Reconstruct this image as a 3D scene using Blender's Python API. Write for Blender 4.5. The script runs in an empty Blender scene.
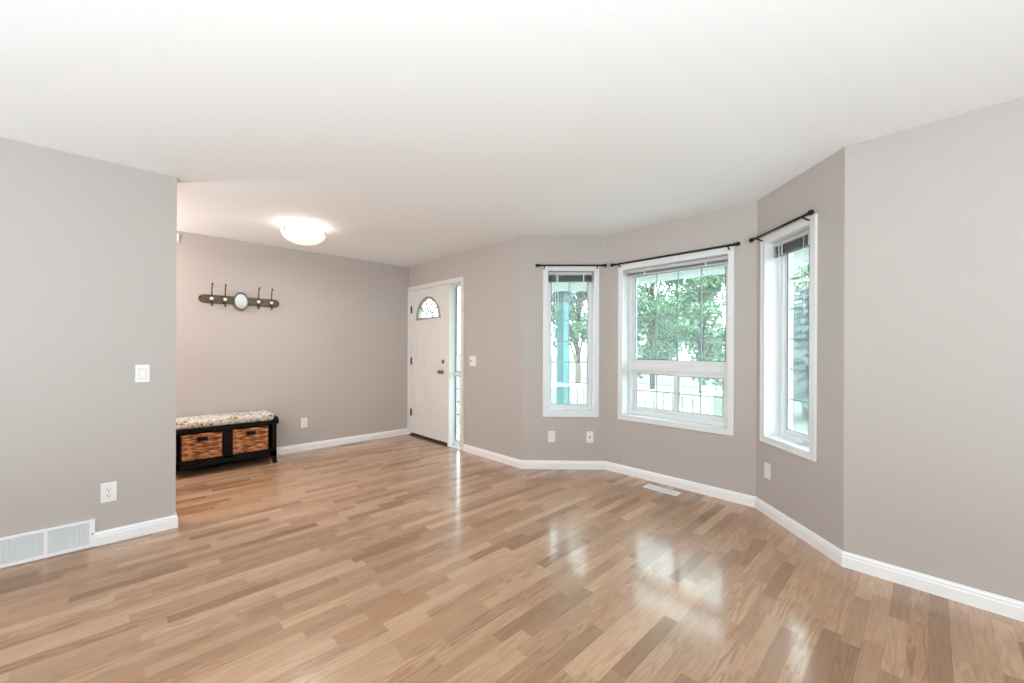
import bpy, bmesh, math, random
from mathutils import Vector, Matrix
R = random.Random(7)
SC = bpy.context.scene
COL = SC.collection
S2 = math.sqrt(.5)

# ------------------------------------------------------------------ camera
F_PX, YAW, ROLL, CAM_Z, SHIFT_PX = 402.3533, 0.8046, 0.0042, 1.2546, 7.322
cd = bpy.data.cameras.new('camera'); cam = bpy.data.objects.new('camera', cd); COL.objects.link(cam)
cd.sensor_width = 36; cd.lens = F_PX / 1024 * 36; cd.shift_y = SHIFT_PX / 1024
cd.clip_start = .02; cd.clip_end = 300
_fw = Vector((math.cos(YAW), math.sin(YAW), 0)); _r = Vector((math.sin(YAW), -math.cos(YAW), 0)); _u = Vector((0, 0, 1))
_r2 = _r * math.cos(ROLL) + _u * math.sin(ROLL); _u2 = _u * math.cos(ROLL) - _r * math.sin(ROLL)
m = Matrix((_r2, _u2, -_fw)).transposed().to_4x4(); m.translation = (0, 0, CAM_Z)
cam.matrix_world = m
SC.camera = cam

# ------------------------------------------------------------------ world, sun, fill lights, exposure
SKY = 9.0
w = bpy.data.worlds.new('world'); SC.world = w; w.use_nodes = True
bg = w.node_tree.nodes['Background']; bg.inputs['Strength'].default_value = SKY
bg.inputs['Color'].default_value = (.86, .95, 1.0, 1)
SC.view_settings.view_transform = 'Standard'; SC.view_settings.look = 'None'
SC.view_settings.exposure = 0.11; SC.view_settings.gamma = 1.0
SC.view_settings.use_curve_mapping = False
SC.cycles.use_denoising = True
SC.cycles.max_bounces = 10; SC.cycles.diffuse_bounces = 6; SC.cycles.transparent_max_bounces = 12
SC.cycles.sample_clamp_indirect = 6.0
SC.cycles.caustics_reflective = False; SC.cycles.caustics_refractive = False

sd = bpy.data.lights.new('sun', 'SUN'); sd.energy = 5.0; sd.angle = math.radians(12); sd.color = (1, .96, .9)
sun = bpy.data.objects.new('sun', sd); COL.objects.link(sun)
sun.rotation_euler = Vector((-.62, -.38, .69)).to_track_quat('Z', 'Y').to_euler()

def area(name, loc, aim, sx, sy, power, color=(1, 1, 1), portal=False):
    l = bpy.data.lights.new(name, 'AREA'); l.shape = 'RECTANGLE'; l.size = sx; l.size_y = sy
    l.energy = power; l.color = color
    o = bpy.data.objects.new(name, l); COL.objects.link(o); o.location = loc
    o.rotation_euler = (-Vector(aim)).to_track_quat('Z', 'Y').to_euler()
    if portal: l.cycles.is_portal = True
    return o
# unseen fill lights added behind the camera, facing up to brighten ceiling and walls
area('floor_fill', (-1.5, -1.5, .3), (0, 0, 1), 2.5, 2.5, 315, (.81, 1, 1.09))
area('floor_fill_side', (-2.4, 1.6, .3), (0, 0, 1), 2, 3, 38, (.86, 1, 1.12))
# added fill light without a fixture, hidden behind the left wall
hl = bpy.data.lights.new('hall_fill', 'POINT'); hl.energy = 66; hl.color = (1, .94, .91); hl.shadow_soft_size = .15
ho = bpy.data.objects.new('hall_fill', hl); COL.objects.link(ho); ho.location = (-.7, 4.8, 2.0)

# ------------------------------------------------------------------ material helpers
MATS = {}
def mat(name, color, rough=.5, metal=0, spec=.5, bump=0, bscale=80, var=0, vscale=6, coat=0):
    if name in MATS: return MATS[name]
    M = bpy.data.materials.new(name); M.use_nodes = True; nt = M.node_tree
    p = nt.nodes['Principled BSDF']
    p.inputs['Base Color'].default_value = (*color, 1); p.inputs['Roughness'].default_value = rough
    p.inputs['Metallic'].default_value = metal; p.inputs['Specular IOR Level'].default_value = spec
    if coat: p.inputs['Coat Weight'].default_value = coat
    tc = nt.nodes.new('ShaderNodeTexCoord')
    if var:
        n = nt.nodes.new('ShaderNodeTexNoise'); n.inputs['Scale'].default_value = vscale; n.inputs['Detail'].default_value = 4
        nt.links.new(tc.outputs['Object'], n.inputs['Vector'])
        r = nt.nodes.new('ShaderNodeValToRGB')
        r.color_ramp.elements[0].position = .3; r.color_ramp.elements[1].position = .7
        r.color_ramp.elements[0].color = (*[c * (1 - var) for c in color], 1)
        r.color_ramp.elements[1].color = (*[min(1, c * (1 + var)) for c in color], 1)
        nt.links.new(n.outputs['Fac'], r.inputs['Fac']); nt.links.new(r.outputs['Color'], p.inputs['Base Color'])
    if bump:
        n = nt.nodes.new('ShaderNodeTexNoise'); n.inputs['Scale'].default_value = bscale; n.inputs['Detail'].default_value = 3
        nt.links.new(tc.outputs['Object'], n.inputs['Vector'])
        b = nt.nodes.new('ShaderNodeBump'); b.inputs['Strength'].default_value = bump; b.inputs['Distance'].default_value = .01
        nt.links.new(n.outputs['Fac'], b.inputs['Height']); nt.links.new(b.outputs['Normal'], p.inputs['Normal'])
    MATS[name] = M
    return M

WALL = mat('taupe_wall_paint', (.52, .48, .455), .75, spec=.25, bump=.05, bscale=140)
CEIL = mat('textured_ceiling', (.88, .89, .90), .9, spec=.1, bump=.05, bscale=45)
WHITE = mat('white_trim_paint', (.92, .92, .93), .35)
WTRIM = mat('white_window_trim', (.80, .81, .82), .35)
DOORW = mat('white_door_paint', (.80, .785, .765), .4)
VINYL = mat('white_vinyl', (.80, .82, .83), .35)
PLATE = mat('white_plastic', (.88, .88, .88), .35)
GRILLE = mat('grey_grille_bars', (.36, .40, .41), .4)
BLACK = mat('black_metal', (.010, .009, .009), .4, metal=.3)
SLOT = mat('dark_slot', (.012, .011, .010), .9, spec=.1)
HINGE = mat('bronze_hinge', (.10, .08, .06), .4, metal=.7)
BRASS = mat('antique_brass', (.28, .18, .08), .3, metal=1)
STEEL = mat('brushed_steel', (.45, .44, .42), .3, metal=1)
BLINDG = mat('grey_blind_slats', (.23, .24, .24), .45, var=.25, vscale=60)
BLINDW = mat('pale_headrail', (.55, .57, .57), .4)
CORD = mat('white_cord', (.85, .85, .85), .7)
GASKET = mat('grey_gasket', (.10, .12, .14), .6)
BENCH = mat('black_bench_wood', (.006, .005, .005), .5, spec=.12, var=.3, vscale=20)
VENTG = mat('grey_vent_louvre', (.78, .79, .80), .45)
VENTD = mat('vent_back', (.45, .46, .48), .8)
BEIGE = mat('beige_register', (.42, .34, .28), .4)
SILL = mat('dark_threshold', (.06, .03, .018), .4, var=.4, vscale=30)
MIRROR = mat('mirror_glass', (.92, .92, .92), .06, metal=1)
PORC = mat('porcelain_knob', (.85, .82, .78), .15)
RACK = mat('antique_bronze_board', (.11, .085, .055), .45, metal=.25, var=.5, vscale=45)
TEAL = mat('teal_post_paint', (.03, .20, .21), .5, var=.06, vscale=5)
RAILW = mat('white_railing_paint', (.86, .87, .88), .5)
SIDING = mat('white_siding', (.80, .80, .79), .6)
ROOFG = mat('grey_shingle', (.22, .22, .23), .9, var=.3, vscale=30)
GRASS = mat('lawn_grass', (.060, .078, .050), .95, var=.35, vscale=4)
ASPH = mat('asphalt_road', (.075, .08, .083), .9, var=.15, vscale=8)
CONC = mat('concrete_walk', (.22, .22, .22), .9, var=.1, vscale=5)
DECK = mat('porch_deck', (.60, .60, .60), .8, var=.1, vscale=4)
BARK = mat('tree_bark', (.10, .075, .055), .95, bump=.4, bscale=18, var=.4, vscale=14)

def leafmat(name, c1, c2, tr=.35):
    M = bpy.data.materials.new(name); M.use_nodes = True; nt = M.node_tree
    p = nt.nodes['Principled BSDF']; p.inputs['Roughness'].default_value = .55
    g = nt.nodes.new('ShaderNodeNewGeometry')
    r = nt.nodes.new('ShaderNodeValToRGB'); r.color_ramp.elements[0].color = (*c1, 1); r.color_ramp.elements[1].color = (*c2, 1)
    nt.links.new(g.outputs['Random Per Island'], r.inputs['Fac']); nt.links.new(r.outputs['Color'], p.inputs['Base Color'])
    t = nt.nodes.new('ShaderNodeBsdfTranslucent'); nt.links.new(r.outputs['Color'], t.inputs['Color'])
    mx = nt.nodes.new('ShaderNodeMixShader'); mx.inputs['Fac'].default_value = tr
    nt.links.new(p.outputs['BSDF'], mx.inputs[1]); nt.links.new(t.outputs['BSDF'], mx.inputs[2])
    nt.links.new(mx.outputs['Shader'], nt.nodes['Material Output'].inputs['Surface'])
    return M
LEAF = leafmat('green_leaves', (.028, .088, .045), (.105, .205, .105))
LEAF2 = leafmat('pale_green_leaves', (.048, .125, .062), (.135, .245, .125))
NEEDLE = leafmat('spruce_needles', (.028, .068, .062), (.085, .145, .138), .15)

def glassmat():
    M = bpy.data.materials.new('window_glass'); M.use_nodes = True; nt = M.node_tree
    nt.nodes.remove(nt.nodes['Principled BSDF'])
    t = nt.nodes.new('ShaderNodeBsdfTransparent'); t.inputs['Color'].default_value = (.90, .97, .965, 1)
    g = nt.nodes.new('ShaderNodeBsdfGlossy'); g.inputs['Roughness'].default_value = .02
    d = nt.nodes.new('ShaderNodeBsdfTranslucent'); d.inputs['Color'].default_value = (.9, .97, .97, 1)
    f = nt.nodes.new('ShaderNodeFresnel'); gm = nt.nodes.new('ShaderNodeNewGeometry')
    ir = nt.nodes.new('ShaderNodeMapRange'); ir.inputs['To Min'].default_value = 1.45; ir.inputs['To Max'].default_value = 1 / 1.45   # same reflectance from both sides of the pane
    nt.links.new(gm.outputs['Backfacing'], ir.inputs['Value']); nt.links.new(ir.outputs['Result'], f.inputs['IOR'])
    m1 = nt.nodes.new('ShaderNodeMixShader'); m1.inputs['Fac'].default_value = GLASS_VEIL
    nt.links.new(t.outputs[0], m1.inputs[1]); nt.links.new(d.outputs[0], m1.inputs[2])
    m2 = nt.nodes.new('ShaderNodeMixShader'); nt.links.new(f.outputs[0], m2.inputs['Fac'])
    nt.links.new(m1.outputs[0], m2.inputs[1]); nt.links.new(g.outputs[0], m2.inputs[2])
    nt.links.new(m2.outputs[0], nt.nodes['Material Output'].inputs['Surface'])
    return M
GLASS_VEIL = .05  # translucent white mixed into the clear panes as a bright haze over the view
GLASS = glassmat()

def node(nt, t, **kw):
    n = nt.nodes.new(t)
    for k, v in kw.items(): setattr(n, k, v)
    return n
def mth(nt, op, a, b=None, c=None):
    n = nt.nodes.new('ShaderNodeMath'); n.operation = op
    for i, v in enumerate((a, b, c)):
        if v is None: continue
        if isinstance(v, (int, float)): n.inputs[i].default_value = v
        else: nt.links.new(v, n.inputs[i])
    return n.outputs[0]

def floormat():
    M = bpy.data.materials.new('oak_laminate_strips'); M.use_nodes = True; nt = M.node_tree; L = nt.links.new
    p = nt.nodes['Principled BSDF']
    tc = node(nt, 'ShaderNodeTexCoord'); sp = node(nt, 'ShaderNodeSeparateXYZ'); L(tc.outputs['Object'], sp.inputs[0])
    x, y = sp.outputs[0], sp.outputs[1]
    ry = mth(nt, 'DIVIDE', y, .0665); row = mth(nt, 'FLOOR', ry)
    wn = node(nt, 'ShaderNodeTexWhiteNoise', noise_dimensions='1D'); L(row, wn.inputs['W'])
    xi = mth(nt, 'ADD', mth(nt, 'DIVIDE', x, .46), mth(nt, 'MULTIPLY', wn.outputs['Value'], 9.0))
    col = mth(nt, 'FLOOR', xi)
    cv = node(nt, 'ShaderNodeCombineXYZ'); L(row, cv.inputs[0]); L(col, cv.inputs[1])
    wc = node(nt, 'ShaderNodeTexWhiteNoise', noise_dimensions='2D'); L(cv.outputs[0], wc.inputs['Vector'])
    rnd = wc.outputs['Value']
    # grain
    gv = node(nt, 'ShaderNodeCombineXYZ'); L(mth(nt, 'MULTIPLY', x, 2.2), gv.inputs[0]); L(mth(nt, 'MULTIPLY', y, 15.0), gv.inputs[1]); L(mth(nt, 'MULTIPLY', rnd, 60.0), gv.inputs[2])
    n1 = node(nt, 'ShaderNodeTexNoise'); n1.inputs['Scale'].default_value = 1.0; n1.inputs['Detail'].default_value = 2.0; L(gv.outputs[0], n1.inputs['Vector'])
    rings = mth(nt, 'SINE', mth(nt, 'MULTIPLY', n1.outputs['Fac'], 42.0))
    rings = mth(nt, 'POWER', mth(nt, 'MULTIPLY_ADD', rings, .5, .5), 2.0)
    gv2 = node(nt, 'ShaderNodeCombineXYZ'); L(mth(nt, 'MULTIPLY', x, 7.0), gv2.inputs[0]); L(mth(nt, 'MULTIPLY', y, 170.0), gv2.inputs[1]); L(rnd, gv2.inputs[2])
    n2 = node(nt, 'ShaderNodeTexNoise'); n2.inputs['Scale'].default_value = 1.0; n2.inputs['Detail'].default_value = 3.0; L(gv2.outputs[0], n2.inputs['Vector'])
    ramp = node(nt, 'ShaderNodeValToRGB'); L(rnd, ramp.inputs['Fac'])
    cols = [(0, (.300, .164, .090)), (.2, (.400, .234, .138)), (.5, (.478, .290, .178)), (.8, (.570, .362, .230)), (1, (.420, .228, .128))]
    cr = ramp.color_ramp
    while len(cr.elements) < len(cols): cr.elements.new(.5)
    for e, (a, c) in zip(cr.elements, cols): e.position = a; e.color = (*c, 1)
    mix1 = node(nt, 'ShaderNodeMixRGB', blend_type='MULTIPLY'); mix1.inputs['Color2'].default_value = (.60, .50, .42, 1)
    # ring strength differs from strip to strip
    wc2 = node(nt, 'ShaderNodeTexWhiteNoise', noise_dimensions='2D')
    cv2 = node(nt, 'ShaderNodeCombineXYZ'); L(col, cv2.inputs[0]); L(row, cv2.inputs[1]); L(cv2.outputs[0], wc2.inputs['Vector'])
    rs = mth(nt, 'MULTIPLY', rings, mth(nt, 'MULTIPLY_ADD', mth(nt, 'POWER', wc2.outputs['Value'], 2.0), .55, .12))
    L(rs, mix1.inputs['Fac']); L(ramp.outputs['Color'], mix1.inputs['Color1'])
    mix2 = node(nt, 'ShaderNodeMixRGB', blend_type='MULTIPLY'); mix2.inputs['Color2'].default_value = (.72, .64, .58, 1)
    L(mth(nt, 'MULTIPLY', mth(nt, 'GREATER_THAN', n2.outputs['Fac'], .55), .36), mix2.inputs['Fac']); L(mix1.outputs[0], mix2.inputs['Color1'])
    # seams: board edge every third strip and strip ends
    fy = mth(nt, 'FRACT', mth(nt, 'DIVIDE', y, .1995))
    seam = mth(nt, 'LESS_THAN', fy, .012)
    mix3 = node(nt, 'ShaderNodeMixRGB', blend_type='MULTIPLY'); mix3.inputs['Color2'].default_value = (.45, .36, .3, 1)
    sm3 = mth(nt, 'LESS_THAN', mth(nt, 'FRACT', ry), .03)
    L(mth(nt, 'MAXIMUM', mth(nt, 'MULTIPLY', seam, .35), mth(nt, 'MULTIPLY', sm3, .14)), mix3.inputs['Fac']); L(mix2.outputs[0], mix3.inputs['Color1'])
    L(mix3.outputs[0], p.inputs['Base Color'])
    p.inputs['Roughness'].default_value = .34
    p.inputs['Specular IOR Level'].default_value = .3
    p.inputs['Coat Weight'].default_value = .65; p.inputs['Coat Roughness'].default_value = .13; p.inputs['Coat IOR'].default_value = 1.5
    return M
FLOOR = floormat()

def wicker():
    M = bpy.data.materials.new('brown_wicker'); M.use_nodes = True; nt = M.node_tree; L = nt.links.new
    p = nt.nodes['Principled BSDF']; p.inputs['Roughness'].default_value = .6
    tc = node(nt, 'ShaderNodeTexCoord'); n = node(nt, 'ShaderNodeTexNoise'); n.inputs['Scale'].default_value = 1; n.inputs['Detail'].default_value = 3
    mp = node(nt, 'ShaderNodeMapping'); mp.inputs['Scale'].default_value = (14, 14, 40); L(tc.outputs['Object'], mp.inputs['Vector']); L(mp.outputs[0], n.inputs['Vector'])
    r = node(nt, 'ShaderNodeValToRGB'); L(n.outputs['Fac'], r.inputs['Fac'])
    cs = [(.33, (.10, .022, .005)), (.5, (.40, .13, .036)), (.68, (.68, .38, .16))]
    while len(r.color_ramp.elements) < 3: r.color_ramp.elements.new(.5)
    for e, (a, c) in zip(r.color_ramp.elements, cs): e.position = a; e.color = (*c, 1)
    L(r.outputs['Color'], p.inputs['Base Color'])
    return M
WICKER = wicker()

def mosaic():
    M = bpy.data.materials.new('speckled_cushion_fabric'); M.use_nodes = True; nt = M.node_tree; L = nt.links.new
    p = nt.nodes['Principled BSDF']; p.inputs['Roughness'].default_value = .9
    tc = node(nt, 'ShaderNodeTexCoord'); v = node(nt, 'ShaderNodeTexVoronoi'); v.inputs['Scale'].default_value = 58
    L(tc.outputs['Object'], v.inputs['Vector'])
    s = node(nt, 'ShaderNodeSeparateXYZ'); L(v.outputs['Color'], s.inputs[0])
    r = node(nt, 'ShaderNodeValToRGB'); r.color_ramp.interpolation = 'CONSTANT'; L(s.outputs[0], r.inputs['Fac'])
    cs = [(0, (.60, .54, .46)), (.34, (.72, .70, .66)), (.56, (.30, .25, .19)), (.68, (.52, .44, .33)), (.84, (.13, .11, .09)), (.92, (.42, .42, .40))]
    while len(r.color_ramp.elements) < len(cs): r.color_ramp.elements.new(.5)
    for e, (a, c) in zip(r.color_ramp.elements, cs): e.position = a; e.color = (*c, 1)
    L(r.outputs['Color'], p.inputs['Base Color'])
    return M
CUSH = mosaic()

def lampglass():
    M = bpy.data.materials.new('lit_frosted_glass'); M.use_nodes = True; nt = M.node_tree
    p = nt.nodes['Principled BSDF']; p.inputs['Base Color'].default_value = (.9, .87, .82, 1); p.inputs['Roughness'].default_value = .25
    p.inputs['Emission Color'].default_value = (1, .90, .78, 1); p.inputs['Emission Strength'].default_value = .62
    return M
LAMPG = lampglass()

# ------------------------------------------------------------------ mesh helpers
class MB:
    def __init__(s): s.b = bmesh.new()
    def box(s, x0, x1, y0, y1, z0, z1):
        v = [s.b.verts.new(c) for c in ((x0,y0,z0),(x1,y0,z0),(x1,y1,z0),(x0,y1,z0),(x0,y0,z1),(x1,y0,z1),(x1,y1,z1),(x0,y1,z1))]
        for f in ((0,3,2,1),(4,5,6,7),(0,1,5,4),(1,2,6,5),(2,3,7,6),(3,0,4,7)): s.b.faces.new([v[i] for i in f])
        return s
    def bevbox(s, x0, x1, y0, y1, z0, z1, r, seg=2):
        t = bmesh.new(); q = MB.__new__(MB); q.b = t; q.box(x0, x1, y0, y1, z0, z1)
        bmesh.ops.bevel(t, geom=t.edges[:], offset=r, segments=seg, profile=.5, affect='EDGES')
        s.join(t); return s
    def join(s, t, M=None):
        mp = {}
        for v in t.verts: mp[v] = s.b.verts.new(M @ v.co if M else v.co)
        for f in t.faces:
            try: nf = s.b.faces.new([mp[v] for v in f.verts]); nf.smooth = f.smooth
            except ValueError: pass
        t.free()
    def tube(s, pts, r, n=10, cap=True):
        pts = [Vector(p) for p in pts]; rr = r if isinstance(r, (list, tuple)) else [r] * len(pts)
        rings = []; up = None
        for i, p in enumerate(pts):
            d = (pts[min(i + 1, len(pts) - 1)] - pts[max(i - 1, 0)]).normalized()
            if up is None: up = d.orthogonal().normalized()
            up = (up - d * up.dot(d)).normalized(); o = d.cross(up)
            rings.append([s.b.verts.new(p + (up * math.cos(a) + o * math.sin(a)) * rr[i]) for a in [2 * math.pi * k / n for k in range(n)]])
        for a, b in zip(rings, rings[1:]):
            for k in range(n):
                f = s.b.faces.new((a[k], a[(k + 1) % n], b[(k + 1) % n], b[k])); f.smooth = True
        if cap: s.b.faces.new(rings[0][::-1]); s.b.faces.new(rings[-1])
        return s
    def lathe(s, prof, M=Matrix(), n=24):
        rings = []
        for r, z in prof:
            if r < 1e-6: rings.append([s.b.verts.new(M @ Vector((0, 0, z)))])
            else: rings.append([s.b.verts.new(M @ Vector((r * math.cos(2 * math.pi * k / n), r * math.sin(2 * math.pi * k / n), z))) for k in range(n)])
        for a, b in zip(rings, rings[1:]):
            for k in range(n):
                k2 = (k + 1) % n
                q = [a[k % len(a)], a[k2 % len(a)], b[k2 % len(b)], b[k % len(b)]]
                u = []
                for v in q:
                    if v not in u: u.append(v)
                if len(u) > 2: f = s.b.faces.new(u); f.smooth = True
        return s
    def prism(s, poly, d0, d1, ax='y'):
        """poly of (a, z) extruded along d; ax y -> (a, d, z); ax z -> (a, z, d); ax x -> (d, a, z)"""
        g = {'y': lambda a, c, d: (a, d, c), 'z': lambda a, c, d: (a, c, d), 'x': lambda a, c, d: (d, a, c)}[ax]
        A = [s.b.verts.new(g(a, c, d0)) for a, c in poly]; B = [s.b.verts.new(g(a, c, d1)) for a, c in poly]
        n = len(poly)
        s.b.faces.new(A[::-1]); s.b.faces.new(B)
        for i in range(n): s.b.faces.new((A[i], A[(i + 1) % n], B[(i + 1) % n], B[i]))
        return s
    def plate(s, outer, holes, d0, d1):
        """plate in the (a, z) plane with holes, thickness d0..d1 along y"""
        for d in (d0, d1):
            t = bmesh.new(); E = []
            for lp in [outer] + holes:
                vs = [t.verts.new((a, d, c)) for a, c in lp]
                E += [t.edges.new((vs[i], vs[(i + 1) % len(vs)])) for i in range(len(vs))]
            bmesh.ops.triangle_fill(t, use_beauty=True, use_dissolve=False, edges=E)
            s.join(t)
        for lp in [outer] + holes:
            A = [s.b.verts.new((a, d0, c)) for a, c in lp]; B = [s.b.verts.new((a, d1, c)) for a, c in lp]
            for i in range(len(lp)): s.b.faces.new((A[i], A[(i + 1) % len(lp)], B[(i + 1) % len(lp)], B[i]))
        return s
    def frame(s, x0, x1, z0, z1, wd, d0, d1, wb=None, wt=None):
        wb = wd if wb is None else wb; wt = wd if wt is None else wt
        s.plate([(x0, z0), (x1, z0), (x1, z1), (x0, z1)], [[(x0 + wd, z0 + wb), (x1 - wd, z0 + wb), (x1 - wd, z1 - wt), (x0 + wd, z1 - wt)]], d0, d1)
        return s
    def build(s, name, material, parent=None, bevel=0, smooth=False):
        bmesh.ops.remove_doubles(s.b, verts=s.b.verts[:], dist=1e-6)
        bmesh.ops.recalc_face_normals(s.b, faces=s.b.faces[:])
        me = bpy.data.meshes.new(name); s.b.to_mesh(me); s.b.free()
        if smooth:
            for p in me.polygons: p.use_smooth = True
        o = bpy.data.objects.new(name, me); COL.objects.link(o)
        me.materials.append(material)
        if parent: o.parent = parent
        if bevel:
            b = o.modifiers.new('bevel', 'BEVEL'); b.width = bevel; b.segments = 2; b.limit_method = 'ANGLE'
        return o

def tag(o, label=None, cat=None, group=None, kind=None):
    if label: o['label'] = label
    if cat: o['category'] = cat
    if group: o['group'] = group
    if kind: o['kind'] = kind
    return o
def thing(name, label, cat, loc=(0, 0, 0), rz=0, group=None, kind=None):
    o = bpy.data.objects.new(name, None); COL.objects.link(o); o.empty_display_size = .1
    o.location = loc; o.rotation_euler = (0, 0, rz)
    return tag(o, label, cat, group, kind)
def struct(o, label=None, cat=None): return tag(o, label, cat, None, 'structure')
def copy_tree(o, parent=None):
    c = o.copy(); COL.objects.link(c)
    if parent: c.parent = parent
    for ch in [q for q in bpy.data.objects if q.parent == o]: copy_tree(ch, c)
    return c

# ------------------------------------------------------------------ room plan (inner wall faces)
H = 2.44
YL, YB, XD, XC, XR = 3.6463, 5.3064, 3.0023, 3.6225, 3.0141
P1, P2, P3, P4 = (XD, 2.965), (XC, 2.345), (XC, .956), (XR, .347)
XEND = .2585
class Wall:
    """frame of a wall: local x runs to the right seen from inside, local y points out of the room"""
    def __init__(s, A, B):
        s.A = Vector(A); s.B = Vector(B); d = s.B - s.A; s.len = d.length; s.d = d / s.len
        s.o = Vector((-s.d.y, s.d.x)); s.rz = math.atan2(s.d.y, s.d.x)
    def at(s, a, d=0, z=0):
        q = s.A + s.d * a + s.o * d; return (q.x, q.y, z)
def wall(name, W, thick, openings=(), z1=H, z0=-.3, label=None):
    """openings (s0, s1, z0, z1)"""
    xs = sorted({0, W.len, *[q for o in openings for q in o[:2]]}); zs = sorted({z0, z1, *[q for o in openings for q in o[2:]]})
    nx, nz = len(xs) - 1, len(zs) - 1
    def solid(i, j):
        if not (0 <= i < nx and 0 <= j < nz): return False
        cx, cz = (xs[i] + xs[i + 1]) / 2, (zs[j] + zs[j + 1]) / 2
        return not any(o[0] < cx < o[1] and o[2] < cz < o[3] for o in openings)
    b = MB()
    def q(*c): b.b.faces.new([b.b.verts.new(p) for p in c])
    for i in range(nx):
        for j in range(nz):
            if not solid(i, j): continue
            a, c, e, f = xs[i], xs[i + 1], zs[j], zs[j + 1]
            for d in (0, thick): q((a, d, e), (c, d, e), (c, d, f), (a, d, f))
            if not solid(i - 1, j): q((a, 0, e), (a, thick, e), (a, thick, f), (a, 0, f))
            if not solid(i + 1, j): q((c, 0, e), (c, thick, e), (c, thick, f), (c, 0, f))
            if not solid(i, j - 1): q((a, 0, e), (c, 0, e), (c, thick, e), (a, thick, e))
            if not solid(i, j + 1): q((a, 0, f), (c, 0, f), (c, thick, f), (a, thick, f))
    o = b.build(name, WALL); o.location = (W.A.x, W.A.y, 0); o.rotation_euler.z = W.rz
    return struct(o, label, 'wall')

X0, Y0 = -3.5, -3.5
WL = Wall((X0, YL), (XEND, YL)); WB = Wall((-2.6, YB), (XD, YB)); WD = Wall((XD, YB), P1)
WBL = Wall(P1, P2); WBC = Wall(P2, P3); WBR = Wall(P3, P4); WR = Wall(P4, (XR, Y0))
WREAR = Wall((XR, Y0), (X0, Y0)); WSIDE = Wall((X0, Y0), (X0, YL)); WHALL = Wall((-2.6, YL + .12), (-2.6, YB))
T = .20
# window casings, outer edges (s0, s1, z0, z1)
CW = .05
WIN = {1: (WBL, .216, .798, .547, 2.123), 2: (WBC, .147, 1.226, .545, 2.106), 3: (WBR, .068, .648, .546, 2.120)}
def opening(k):
    W, a, b, c, d = WIN[k]; return (a + CW - .006, b - CW + .006, c + CW - .006, d - CW + .006)
wall('wall_left', WL, .12, label='taupe painted wall nearest on the left, ending in a free edge')
wall('wall_back', WB, .15, label='taupe entry wall behind the black bench')
DO = (YB - 5.252, YB - 4.018, -.02, 2.100)
wall('wall_entry', WD, T, [DO], label='darker taupe wall holding the white front door')
wall('wall_bay_left', WBL, T, [opening(1)], label='narrow left wall of the bay')
wall('wall_bay_centre', WBC, T, [opening(2)], label='middle wall of the bay with the wide window')
wall('wall_bay_right', WBR, T, [opening(3)], label='narrow right wall of the bay')
wall('wall_right', WR, T, label='plain taupe wall at the right edge')
wall('wall_rear', WREAR, T, label='plain taupe wall behind the camera')
wall('wall_side', WSIDE, T, label='plain taupe far left wall, out of the picture')
wall('wall_hall', WHALL, .15, label='end wall of the hall behind the left wall')

outline = [(X0 - .2, Y0 - .2), (XR + .2, Y0 - .2), (XR + .2, .26), (XC + .2, .87), (XC + .2, 2.43), (XD + .2, 3.05), (XD + .2, YB + .15), (-2.75, YB + .15), (-2.75, YL + .1), (X0 - .2, YL + .1)]
struct(MB().prism(outline, -.30, 0, 'z').build('floor', FLOOR), 'glossy oak laminate floor in narrow strips', 'floor')
struct(MB().prism(outline, H, H + .08, 'z').build('ceiling', CEIL), 'white lightly textured ceiling', 'ceiling')

# ------------------------------------------------------------------ baseboards (mitred)
PROF = [(0, 0), (.013, 0), (.013, .058), (.0105, .064), (.0105, .074), (.006, .080), (.004, .087), (0, .087)]
def offset_corner(path, i, e):
    """path corner i moved e into the room"""
    P = [Vector(p) for p in path]
    def nrm(a, b): d = (b - a).normalized(); return Vector((d.y, -d.x))
    if i == 0: return P[0] + nrm(P[0], P[1]) * e
    if i == len(P) - 1: return P[-1] + nrm(P[-2], P[-1]) * e
    n1, n2 = nrm(P[i - 1], P[i]), nrm(P[i], P[i + 1])
    return P[i] + (n1 + n2) / (1 + n1.dot(n2)) * e
def baseboard(name, path, i, label):
    b = MB(); rings = []
    for k in (i, i + 1):
        rings.append([b.b.verts.new((*offset_corner(path, k, e), z)) for e, z in PROF])
    n = len(PROF)
    for q in range(n): b.b.faces.new((rings[0][q], rings[0][(q + 1) % n], rings[1][(q + 1) % n], rings[1][q]))
    b.b.faces.new(rings[0]); b.b.faces.new(rings[1][::-1])
    struct(b.build(name, WHITE), label, 'baseboard')
VX0, VX1 = -.540, -.131
pl = [(VX1, YL), (XEND, YL), (XEND, YL + .12)]
baseboard('baseboard_left', pl, 0, 'white baseboard between the vent grille and the wall edge')
baseboard('baseboard_left_return', pl, 1, 'short baseboard return around the left wall edge')
baseboard('baseboard_left_far', [(X0, YL), (VX0, YL)], 0, 'white baseboard left of the vent grille')
baseboard('baseboard_back', [(-2.6, YB), (XD, YB)], 0, 'white baseboard under the coat rack wall')
pm = [(XD, YB - 1.345), P1, P2, P3, P4, (XR, Y0)]
for i, (nm, lb) in enumerate((('entry', 'white baseboard right of the front door'), ('bay_left', 'white baseboard below the left bay window'), ('bay_centre', 'white baseboard below the wide bay window'), ('bay_right', 'white baseboard below the right bay window'), ('right', 'long white baseboard along the right wall'))):
    baseboard('baseboard_' + nm, pm, i, lb)

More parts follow.
